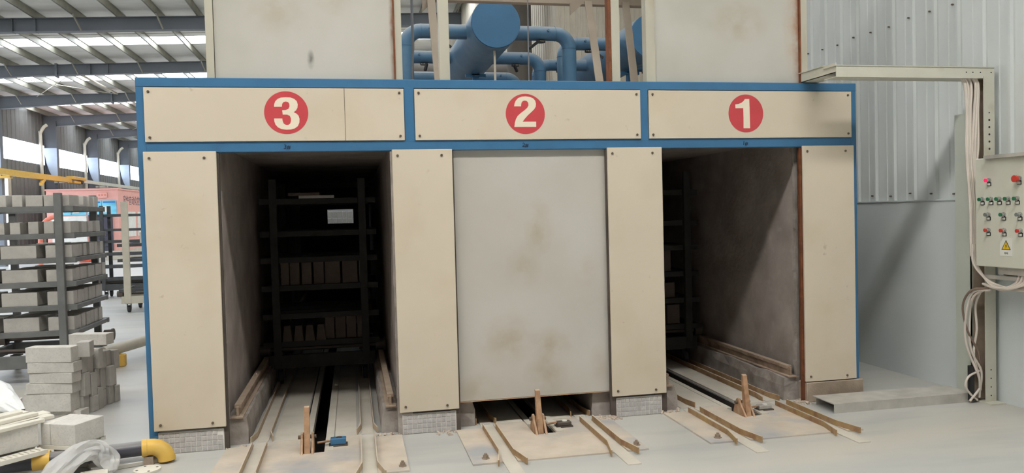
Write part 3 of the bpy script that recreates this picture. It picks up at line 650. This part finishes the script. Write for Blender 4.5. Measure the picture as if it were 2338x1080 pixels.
slot_board('slotted_board', at((-2.788, -.514), math.radians(47), -.06, 0, 0)[:2], math.radians(47), .31, .10, .028, .162, 9, 'slotted cream board lowest at the bottom-left corner')
brick(.075, .246, .142, at(o0, Tb, .038, .123, .192), Tb, 'narrow speckled brick beside the big block on the bottom-left pile', 'blocks on the bottom-left pile', m='brickw')
brick(.198, .25, .142, at(o0, Tb, .178, .125, .192), Tb, 'wide speckled block at the right end of the bottom-left pile', 'blocks on the bottom-left pile', m='brickw')
brick(.36, .22, .147, at((-2.87, -.398), LB, .049, .11, .192), LB, 'plain grey block at the left picture edge above the slotted board', 'blocks on the bottom-left pile', m='brickw')
TS = math.radians(50)
for i, (ex, ey, z, l, w, da) in enumerate(((-2.67, -.215, .341, .42, .07, 0), (-2.645, -.12, .341, .5, .09, -3), (-2.74, -.125, .366, .45, .06, 2), (-2.70, -.03, .341, .5, .10, -4), (-2.86, -.06, .366, .36, .09, 0), (-2.86, .04, .341, .45, .10, -2))):
    th = TS + math.radians(da)
    brick(l, w, .024, (ex - math.cos(th) * l / 2 - math.sin(th) * w / 2, ey - math.sin(th) * l / 2 + math.cos(th) * w / 2, z), th, 'thin pale ceramic strip in the layer atop the bottom-left pile, %s from the camera' % ORD[i], 'thin strips on the bottom-left pile', m='slab', name='ceramic_strip', cat='strip')
brick(.34, .2, .34, (-2.99, -.10, 0), TS, 'grey block behind carrying the thin ceramic strips at the left edge', 'blocks on the bottom-left pile', m='brickw')
brick(.3, .1, .165, (-2.53, -.07, .0), Tb, 'low grey bearer brick under the speckled brick pair', 'bearers under the bottom-left pile')
brick(.2, .1, .192, (-2.95, -.22, .0), LB, 'low grey bearer brick under the block at the left picture edge', 'bearers under the bottom-left pile')
# black pipe ending in a yellow elbow
pp = thing('drain_pipe', 'black pipe with yellow elbow on the floor before the blue post', 'pipe', (-2.06, -.2, 0))
pa = Vector((-2.065, -.20, .112)); dirp = Vector((-.98, -.19, 0)).normalized()
MB().cyl(pa, pa + dirp * 1.2, .05, 24).build('pipe_run', M['blackpipe'], pp, smooth=True)
el = []
for k in range(9):
    a = k / 8 * math.pi / 2; el.append(pa - dirp * (.035 + .10 * math.sin(a)) + Vector((0, -.015 * k / 8, -.10 * (1 - math.cos(a)))))
MB().tube([pa + dirp * .02, pa - dirp * .012, pa - dirp * .014] + el, [.059, .059, .056] + [.056] * 9, 24).build('elbow', M['yellow'], pp, smooth=True)
MB().box(-2.07, -2.01, -.235, -.165, 0, .056).build('pipe_rest', M['plinthc'], pp)
q = pa + dirp * .56
MB().tube([q, q + dirp * .012, q + dirp * .05, q + dirp * .1], [.062, .062, .058, .058], 24).build('yellow_sleeve', M['yellow'], pp, smooth=True)
solo(MB().prism([(-2.45, -.15), (-2.05, -.06), (-1.975, -.19), (-2.36, -.33)], lambda u, v: (u, v, 0.001), (0, 0, .028)), 'floor_board', M['channel'], 'flat grey board lying on the floor under the yellow elbow', 'board', bevel=.003)
fo = thing('pipe_flange', 'round steel flange disc with bolt holes lying beside the yellow elbow', 'flange', (-2.02, -.355, 0))
MB().prism([(-2.02 + .084 * math.cos(t * math.pi / 16), -.355 + .084 * math.sin(t * math.pi / 16)) for t in range(32)], lambda u, v: (u, v, .001), (0, 0, .013)).build('disc', M['slab'], fo)
for a in (0.4, 2.0, 3.5, 5.1): MB().cyl((-2.02 + .062 * math.cos(a), -.355 + .062 * math.sin(a), .0142), (-2.02 + .062 * math.cos(a), -.355 + .062 * math.sin(a), .0148), .009, 8).build('bolt_hole', M['black'], fo)
brick(.16, .16, .055, (-2.30, -.50, 0), .25, 'cream brick at the bottom picture edge beside the plastic film', 'loose bricks at the bottom edge', m='slab')
brick(.12, .12, .1, (-2.46, -.60, 0), .2, 'pinkish brick end under the plastic film at the bottom edge', 'loose bricks at the bottom edge', m='plinthc')
# thin plastic film: folded sheets swept along a path
def film_sheet(name, path, rad, flat, seed, m, label, fold=.18):
    rr = random.Random(seed); P = smoothpath(path, 9); k = len(P); n = 30; vs = []
    ph = [rr.uniform(0, 6.28) for _ in range(8)]
    R_ = smoothpath([(q_, 0, 0) for q_ in rad], 9)
    for i, p in enumerate(P):
        t = (P[min(i + 1, k - 1)] - P[max(i - 1, 0)]).normalized(); a = t.cross(Vector((0, 0, 1))).normalized(); b_ = a.cross(t)
        for j in range(n):
            an = 2 * math.pi * j / n; u = i / k
            w = 1 + fold * (math.sin(3 * an + ph[0] + 5 * u) + .6 * math.sin(5 * an + ph[1] - 9 * u) + .5 * math.sin(9 * an + ph[2] + 16 * u) + .3 * math.sin(2 * an + 31 * u + ph[3]))
            q_ = p + (a * math.cos(an) + b_ * math.sin(an) * flat) * R_[i].x * w; q_.z = max(q_.z, .003 + .002 * math.sin(j)); vs.append(q_)
    fs = [(i * n + j, i * n + (j + 1) % n, (i + 1) * n + (j + 1) % n, (i + 1) * n + j) for i in range(k - 1) for j in range(n)]
    return solo(MB().add(vs, fs), name, m, label, 'plastic', smooth=True)
film_sheet('plastic_film', [(-2.60, -.85, .06), (-2.52, -.70, .08), (-2.47, -.56, .13), (-2.40, -.44, .18), (-2.32, -.36, .17), (-2.26, -.36, .10), (-2.22, -.40, .03)], [.05, .07, .075, .08, .08, .07, .03], .7, 4, M['film'], 'crumpled clear plastic film arching over the black pipe')
film_sheet('plastic_film', [(-2.80, -.62, .03), (-2.70, -.62, .05), (-2.6, -.60, .05), (-2.50, -.56, .04)], [.02, .07, .09, .05], .35, 9, M['film'], 'clear plastic film spread flat at the bottom-left corner')
film_sheet('plastic_bag', [(-3.62, .66, .36), (-3.48, .62, .40), (-3.34, .60, .40), (-3.20, .52, .34), (-3.05, .42, .28)], [.08, .15, .13, .09, .03], .7, 5, M['filmw'], 'white crumpled plastic bag at the left edge behind the pile')
brick(.5, .4, .3, (-3.42, .62, 0), .2, 'grey block under the white bag at the left edge', 'blocks on the bottom-left pile', m='brickw')

# pale pipe with yellow saddle behind the blue post
p2 = thing('floor_pipe', 'cream pipe on a yellow saddle running back behind the blue post', 'pipe', (-3.2, 4, 0))
MB().cyl((-3.42, 3.55, .2), (-2.55, 6.3, .2), .065, 16).build('pipe_run', M['racklight'], p2, smooth=True)
MB().box(-3.4, -3.24, 3.72, 3.82, 0, .14).build('saddle', M['yellow'], p2, bevel=.01)
MB().cyl((-2.7, 5.8, 0), (-2.7, 5.8, .15), .05, 10).build('saddle_post', M['yellow'], p2)

# ------------------------------------------------------------------ cable trays, column, control box on the right
tr = thing('cable_tray', 'beige cable tray running from the kiln roof down beside the column', 'cable tray', (4.36, -.45, 0))
TM = M['tray']
MB().box(3.04, 3.20, -.46, 2.5, 2.66, 2.665).box(3.04, 3.046, -.46, 2.5, 2.66, 2.735).box(3.194, 3.2, -.3, 2.5, 2.66, 2.735).box(3.03, 3.2, -.3, 2.5, 2.735, 2.741).build('roof_run', TM, tr)
MB().box(3.04, 4.46, -.465, -.46, 2.625, 2.71).box(3.04, 4.46, -.46, -.31, 2.625, 2.63).box(3.2, 4.46, -.315, -.31, 2.625, 2.71).box(3.03, 4.465, -.47, -.305, 2.71, 2.716).build('cross_run', TM, tr)
MB().box(4.355, 4.455, -.47, -.464, 0, 2.64).box(4.449, 4.455, -.464, -.40, 0, 2.64).build('riser', TM, tr)
MB().box(4.309, 4.449, -.40, -.394, .02, 2.64).build('riser_back', M['plinthc'], tr)
b = MB()
for z in [2.35 - .058 * k for k in range(8)] + [.06, .13, .2, .27]: b.cyl((4.405, -.4695, z), (4.405, -.4706, z), .009 if 1.9 < z < 2.34 else .006, 8)
for x in (4.2, 4.26, 4.33, 4.43): b.cyl((x, -.4645, 2.672), (x, -.4656, 2.672), .006, 8)
o = b.build('perforations', M['black'], tr); o['kind'] = 'stuff'
MB().box(4.33, 4.47, -.55, -.38, 0, .012).build('foot_plate', TM, tr)
struct(MB().box(4.3, 4.308, -.385, -.22, 0, 2.36).box(4.3, 4.5, -.385, -.377, 0, 2.36).box(4.49, 4.5, -.385, -.22, 0, 2.36).build('column_right', M['colgrey']))
ch = thing('floor_channel', 'grey steel channel lying on the floor from kiln corner to column', 'channel', (3.8, -.25, 0))
MB().box(3.03, 4.3, -.399, -.393, 0, .0695).box(3.06, 4.3, -.111, -.105, 0, .0695).box(3.03, 4.3, -.40, -.104, .069, .076).build('cover', M['channel'], ch)
bx = thing('control_box', 'cream control cabinet with rows of coloured push buttons on the right wall', 'control box', (4.2, -1.0, 1.13))
X0 = 4.2
MB().box(X0, 4.46, -1.45, -.545, 1.13, 1.975).build('cabinet', M['box'], bx, bevel=.006)
MB().box(X0 - .03, 4.47, -1.47, -.66, 1.978, 1.992).box(X0 - .03, X0 - .02, -1.47, -.66, 1.965, 1.978).build('rain_lid', M['channel'], bx)
MB().box(X0 + .06, X0 + .09, -1.45, -.56, 1.03, 1.06).box(X0 + .04, X0 + .25, -1.4, -.72, 1.075, 1.13).build('gland_rail', M['channel'], bx)
MB().box(X0 + .07, X0 + .24, -1.35, -.74, 1.065, 1.12).build('terminal_block', M['black'], bx)
btn = [(-.686, 1.80, 'lampred', 'lit red lamp'), (-.964, 1.80, 'redb', 'large red stop button')] + [(y, 1.654, 'green', None) for y in (-.621, -.706, -.785, -.865, -.948)] + [(-.679, 1.535, 'greyb', None), (-.824, 1.535, 'green', None), (-.97, 1.535, 'greyb', None)] + [(y, 1.415, 'redb', None) for y in (-.678, -.827, -.973)]
for i, (y, z, m, lb) in enumerate(btn):
    big = i == 1; r = .019 if big else .0145
    bo = MB().cyl((X0, y, z), (X0 - .012, y, z), r + .003, 14).cyl((X0 - .012, y, z), (X0 - .03, y, z), r - .001, 14).build('push_button', M['chrome'], bx)
    MB().cyl((X0 - .03, y, z), (X0 - (.05 if big else .04), y, z), r + (.007 if big else 0), 14).build('button_cap', M[m], bo)
    MB().box(X0 - .006, X0, y - .018, y + .018, z - .044, z - .016).build('label_holder', M['black'], bo)
    MB().box(X0 - .0075, X0 - .006, y - .014, y + .014, z - .039, z - .022).build('label_card', M['white'], bo)
sg = MB().box(X0 - .003, X0, -.898, -.785, 1.222, 1.362).build('warning_sign', M['white'], bx)
tri = lambda k: [(k * .05 * math.cos(a), k * .05 * math.sin(a)) for a in (math.pi / 2, math.pi * 7 / 6, math.pi * 11 / 6)]
fsg = lambda u, v: (X0 - .0032, -.842 - u, 1.293 + v)
MB().prism(tri(1), fsg, (-.0006, 0, 0)).build('sign_border', M['ink'], sg)
MB().prism(tri(.78), lambda u, v: (X0 - .0039, -.842 - u, 1.293 + v), (-.0005, 0, 0)).build('sign_triangle', M['signy'], sg)
MB().prism([(.004, .026), (-.007, .002), (.0, .004), (-.004, -.018), (.009, .008), (.002, .007)], lambda u, v: (X0 - .0045, -.842 - u, 1.293 + v), (-.0004, 0, 0)).build('lightning_bolt', M['ink'], sg)
tm = text_mesh('有电', .018, 'sign_text'); tm.materials.append(M['greyb'])
link('sign_text', tm, sg, (X0 - .0035, -.825, 1.236), (math.pi / 2, 0, -math.pi / 2))
# cables
def cable(pts, label, r=.009, m='cable', group='cables in the tray riser'):
    return solo(MB().tube(smoothpath(pts, 6), r, 8), 'cable', M[m], label, 'cable', group, smooth=True)
yy = -.43
up = [(4.215, 4.235, 4.225, 4.23), (4.235, 4.25, 4.24, 4.245), (4.27, 4.262, 4.255, 4.262), (4.31, 4.30, 4.275, 4.28), (4.325, 4.32, 4.30, 4.29), (4.335, 4.335, 4.33, 4.31)]
for i, q in enumerate(up):
    cable([(q[0] - .06, yy, 2.66), (q[0], yy - .004 * (i % 2), 2.58), (q[1], yy, 2.35), (q[2], yy - .006, 2.1), (q[3], yy - .01, 1.9), (q[3] - .005, yy - .04, 1.6), (q[3] - .01, yy - .05, 1.2)], 'off-white cable in the upper tray riser, %s from the left' % ORD[i], .011 if i % 2 else .013)
for i in range(3):
    cable([(4.215 + .012 * i, -.50, 1.3), (4.21 + .012 * i, -.51, 1.15), (4.24, -.60 - .02 * i, 1.03 - .02 * i), (4.26, -.75, .975 - .012 * i), (4.27, -.95, .96 + .02 * i), (4.29, -1.2, 1.0)], 'off-white cable sweeping under the control box, %s from the top' % ORD[i], .009, 'cable', 'cables under the control box')
for i, y in enumerate((-.90, -.93, -.96, -.985)):
    cable([(4.27, y, 1.10), (4.25, y + .02, 1.02), (4.24, y + .10 + .01 * i, .975), (4.24, y + .22, .965), (4.25, -.56, .985)], 'beige cable dropping from the control box underside, %s from the left' % ORD[i], .010, 'cable', 'cables under the control box')
lo = [([(4.27, -.60, .95), (4.2, -.5, .93), (4.18, -.43, .8), (4.22, -.43, .6), (4.31, -.44, .42), (4.34, -.43, .3)], 'cablebr', 'brown'),
      ([(4.27, -.62, .94), (4.22, -.48, .9), (4.2, -.43, .65), (4.22, -.43, .45), (4.32, -.44, .2), (4.33, -.42, .05)], 'cable', 'outermost pale'),
      ([(4.29, -.55, .94), (4.27, -.43, .85), (4.24, -.43, .6), (4.26, -.43, .42), (4.34, -.44, .26), (4.34, -.43, .1)], 'cable', 'middle pale'),
      ([(4.3, -.5, .94), (4.3, -.43, .8), (4.31, -.43, .6), (4.28, -.43, .4), (4.33, -.43, .2), (4.33, -.43, .04)], 'cable', 'inner pale'),
      ([(4.33, -.43, .26), (4.22, -.44, .22), (4.19, -.44, .15), (4.24, -.43, .08), (4.31, -.43, .02)], 'cable', 'looping pale'),
      ([(4.34, -.43, .12), (4.29, -.44, .08), (4.25, -.44, .04), (4.23, -.44, .02)], 'cable', 'shortest pale')]
for p, m, w in lo: cable(p, '%s cable in the lower tray riser near the floor' % w, .009, m, 'cables in the lower riser')
solo(MB().cyl((4.27, -.41, .02), (4.27, -.41, .3), .025, 10), 'cable_sleeve', M['black'], 'black sleeve standing in the tray foot behind the cables', 'sleeve', smooth=True)

# ------------------------------------------------------------------ blue steam drums on the kiln roof
def arc_pipe(x0, x1, y, z, r, zb, bend=.17):
    s_ = 1 if x1 > x0 else -1; pts = [(x0, y, z), (x1 - s_ * bend, y, z)]
    for k in range(1, 9):
        a = k / 8 * math.pi / 2; pts.append((x1 - s_ * bend + s_ * bend * math.sin(a), y, z - bend * (1 - math.cos(a))))
    return pts + [(x1, y, zb)]
def drum(label, cx, cz, y0, y1, tiers, half, r=.275, pr=.083):
    t = thing('pipe_drum', label, 'drum', (cx, y0, cz), 0, 'blue drums on the kiln roof')
    B = M['bluepipe']
    MB().tube([(cx, y0, cz), (cx, y1, cz)], r, 40).build('drum_shell', B, t, smooth=True)
    MB().cyl((cx, y0 - .012, cz), (cx, y0, cz), r - .006, 40).build('end_plate', M['blue'], t, smooth=True)
    for ti, y in enumerate(tiers):
        for s_ in (-1, 1):
            xe = cx + s_ * half
            bp = MB().tube(arc_pipe(cx + s_ * (r - .05), xe, y, cz, pr, 2.6), pr, 20).build('branch_pipe', B, t, smooth=True)
            MB().cyl((xe - s_ * .17, y, cz), (xe - s_ * .175, y, cz), pr + .004, 20).cyl((xe, y, cz - .17), (xe, y, cz - .175), pr + .004, 20).build('weld_collar', B, bp, smooth=True)
            vx = xe - s_ * .27
            MB().cyl((vx, y - pr - .022, cz + .02), (vx, y - pr + .02, cz + .02), .014, 10).build('gauge_boss', B, bp, smooth=True)
            vx = xe - s_ * .34
            vv = MB().cyl((vx - s_ * .0, y, cz - pr), (vx, y, cz - pr - .02), .055, 16).build('valve_disc', M['black'], bp, smooth=True)
            for a in range(6):
                an = a * math.pi / 3; MB
            MB().bar((vx - s_ * .03, y - .05, cz - pr - .01), (vx - s_ * .16 if ti != 1 else vx, y - .09, cz - pr - .11), .03, .03).build('valve_lever', M['black'], bp)
            b = MB()
            for k in range(-2, 3): b.cyl((vx + k * .022, y - .057, cz - pr - .016), (vx + k * .022, y - .062, cz - pr - .016), .005, 6)
            o = b.build('flange_bolts', M['racklight'], bp); o['kind'] = 'stuff'
    for y in (4.1, 6.9):
        MB().box(cx - .13, cx + .13, y - .03, y + .03, cz - r - .055, cz - r - .015).box(cx - .04, cx + .04, y - .03, y + .03, 2.6, cz - r - .05).box(cx - .05, cx + .05, y - .03, y + .03, cz - r - .03, cz - r + .02).build('saddle', M['blue'], t)
    MB().cyl((cx + .0, y0 + .12, cz - r), (cx, y0 + .12, 2.6), .013, 8).build('drain_line', M['racklight'], t, smooth=True)
drum('big blue drum in the middle with its round end facing the camera', .972, 3.728, 2.6, 7.6, (3.05, 4.5, 6.0), .955)
drum('blue drum at right partly hidden behind the raised door of opening one', 3.06, 3.78, 3.3, 5.95, (3.78, 5.2), 1.0)
solo(MB().tube([(2.2, 7.0, 2.6), (2.2, 7.0, 7.5)], .21, 28), 'exhaust_duct', M['duct'], 'tall round grey duct rising behind the middle blue drum', 'duct', smooth=True)
hd = thing('grey_duct', 'horizontal grey duct lying behind the blue pipes', 'duct', (1, 8.0, 2.6))
MB().cyl((-.4, 8.1, 4.05), (2.6, 8.1, 4.05), .33, 32).build('duct_run', M['duct'], hd, smooth=True)
for x in (.2, 1.9): MB().box(x - .05, x + .05, 8.0, 8.2, 2.6, 3.75).build('duct_leg', M['steelbeam'], hd)

# ------------------------------------------------------------------ far left hall
cr = thing('crane_runway', 'thin beige runway rail along the left wall columns', 'rail', (-14.1, 40, 3.6))
MB().box(-14.12, -14.0, 37.2, 58, 3.73, 3.9).build('rail_beam', M['tray'], cr)
for y in RAFT[6:]: MB().box(-14.6, -14.0, y - .06, y + .06, 3.63, 3.74).build('bracket', M['tray'], cr)
yc = thing('crane_girder', 'yellow crane girder along the left wall', 'crane', (-14.1, 24, 3.6))
MB().box(-14.16, -13.98, 19, 35.7, 3.66, 3.9).build('girder', M['yellow'], yc)
MB().box(-14.22, -13.88, 35.6, 37.5, 3.82, 3.98).box(-14.2, -13.9, 35.8, 37.2, 3.64, 3.76).build('end_truck', M['yellow'], yc, bevel=.02)
MB().bar((-14.05, 32.4, 3.68), (-13.95, 31.7, 3.42), .12, .12).build('girder_hook', M['yellow'], yc)
for y in (22.95, 29.1): MB().box(-14.6, -14.1, y - .15, y + .15, 3.56, 3.66).build('girder_bracket', M['yellow'], yc)
MB().cyl((-14.07, 36.8, 3.72), (-13.8, 36.8, 3.72), .09, 12).build('truck_wheel', M['castiron'], yc)
# pink control booth
bt = thing('control_booth', 'pink control booth with blue posters and a dark door', 'booth', (-12.5, 32, 0))
BX0, BX1, BY = -13.7, -10.79, 31.5
MB().box(BX0, BX1, BY, BY + 7, .42, 3.12).build('booth_shell', M['pink'], bt)
MB().box(BX0 - .02, BX1 + .02, BY - .05, BY + 7, 0, .42).build('booth_step', M['racklight'], bt)
MB().box(BX0 - .03, BX1 + .03, BY - .04, BY + 7.03, 3.12, 3.19).build('booth_roof_edge', M['pink'], bt)
for i in range(4):
    x0 = BX1 - .04 - (i + 1) * .62 
    pst = MB().box(x0, x0 + .58, BY - .03, BY, 2.04, 2.65).build('poster', M['poster'], bt)
    MB().box(x0 + .04, x0 + .54, BY - .034, BY - .03, 2.54, 2.61).build('poster_heading', M['posterhead'], pst)
    MB().box(x0 + .04, x0 + .3, BY - .034, BY - .03, 2.12, 2.4).build('poster_sheet', M['white'], pst)
bd = MB().box(-12.02, -11.05, BY - .06, BY, .42, 2.02).build('booth_door', M['doordark'], bt)
for x0 in (-11.97, -11.5): 
    for z0, z1 in ((.6, 1.05), (1.15, 1.85)): MB().box(x0, x0 + .38, BY - .085, BY - .06, z0, z1).build('door_panel', M['doordark'], bd, bevel=.02)
MB().box(-13.5, -12.1, BY - .04, BY, .6, 1.98).build('white_board', M['white'], bt)
sgn = MB().box(-11.65, -11.22, BY - .06, BY, 2.76, 3.0).build('name_plate', M['pink'], bt, bevel=.01)
for k in range(3): MB().box(-11.58 + .12 * k, -11.51 + .12 * k, BY - .066, BY - .06, 2.87, 2.91).build('plate_dash', M['orange'], sgn)
tm = text_mesh('窑炉自动化控制室', .46, 'booth_lettering'); tm.materials.append(M['doordark'])
link('booth_lettering', tm, bt, (BX1 + .004, BY + .75, 2.5), (math.pi / 2, 0, math.pi / 2))
for (y0_, y1_) in ((BY + .9, BY + 2.6), (BY + 3.0, BY + 6)):
    MB().box(BX1, BX1 + .03, y0_, y1_, 1.0, 2.15).build('booth_window', M['white'], bt)
solo(MB().tube(smoothpath([(-13.3, 29.5, 0), (-13.25, 29.5, 1.4), (-13.1, 29.5, 1.75), (-12.85, 29.5, 1.92), (-12.5, 29.5, 1.98)], 5), .09, 12), 'orange_hose', M['salmon'], 'bent orange machine arm seen between the rack shelves', 'machine', smooth=True)
ob = thing('orange_crate', 'orange crate with white lid far back beside the pale post rack', 'crate', (-11.9, 30.5, 0))
MB().box(-12.1, -11.7, 30.3, 30.7, 0, .26).build('crate_body', M['orange'], ob, bevel=.02)
MB().box(-12.12, -11.68, 30.28, 30.72, .26, .32).build('crate_lid', M['white'], ob, bevel=.01)
for i, (x, z) in enumerate(((-4.3, 1.262), (-3.75, 1.262), (-4.1, .985), (-3.6, .985))):
    brick(.42, .5, .2, (x, 9.9, z), 0, 'white block on the pale-post rack, %s shelf, %s' % (('upper', 'lower')[i // 2], ('left', 'right')[i % 2]), 'white blocks on the pale-post rack', m='brickw')

solo(MB().tube([(-.84, 1.86, .008), (-.84, 1.86, .012), (-.84, 1.86, .022), (-.84, 1.86, .03)], [.012, .02, .018, .008], 10), 'pebble', M['brickw'], 'small white pebble on the dark track floor inside opening three', 'pebble', smooth=True)
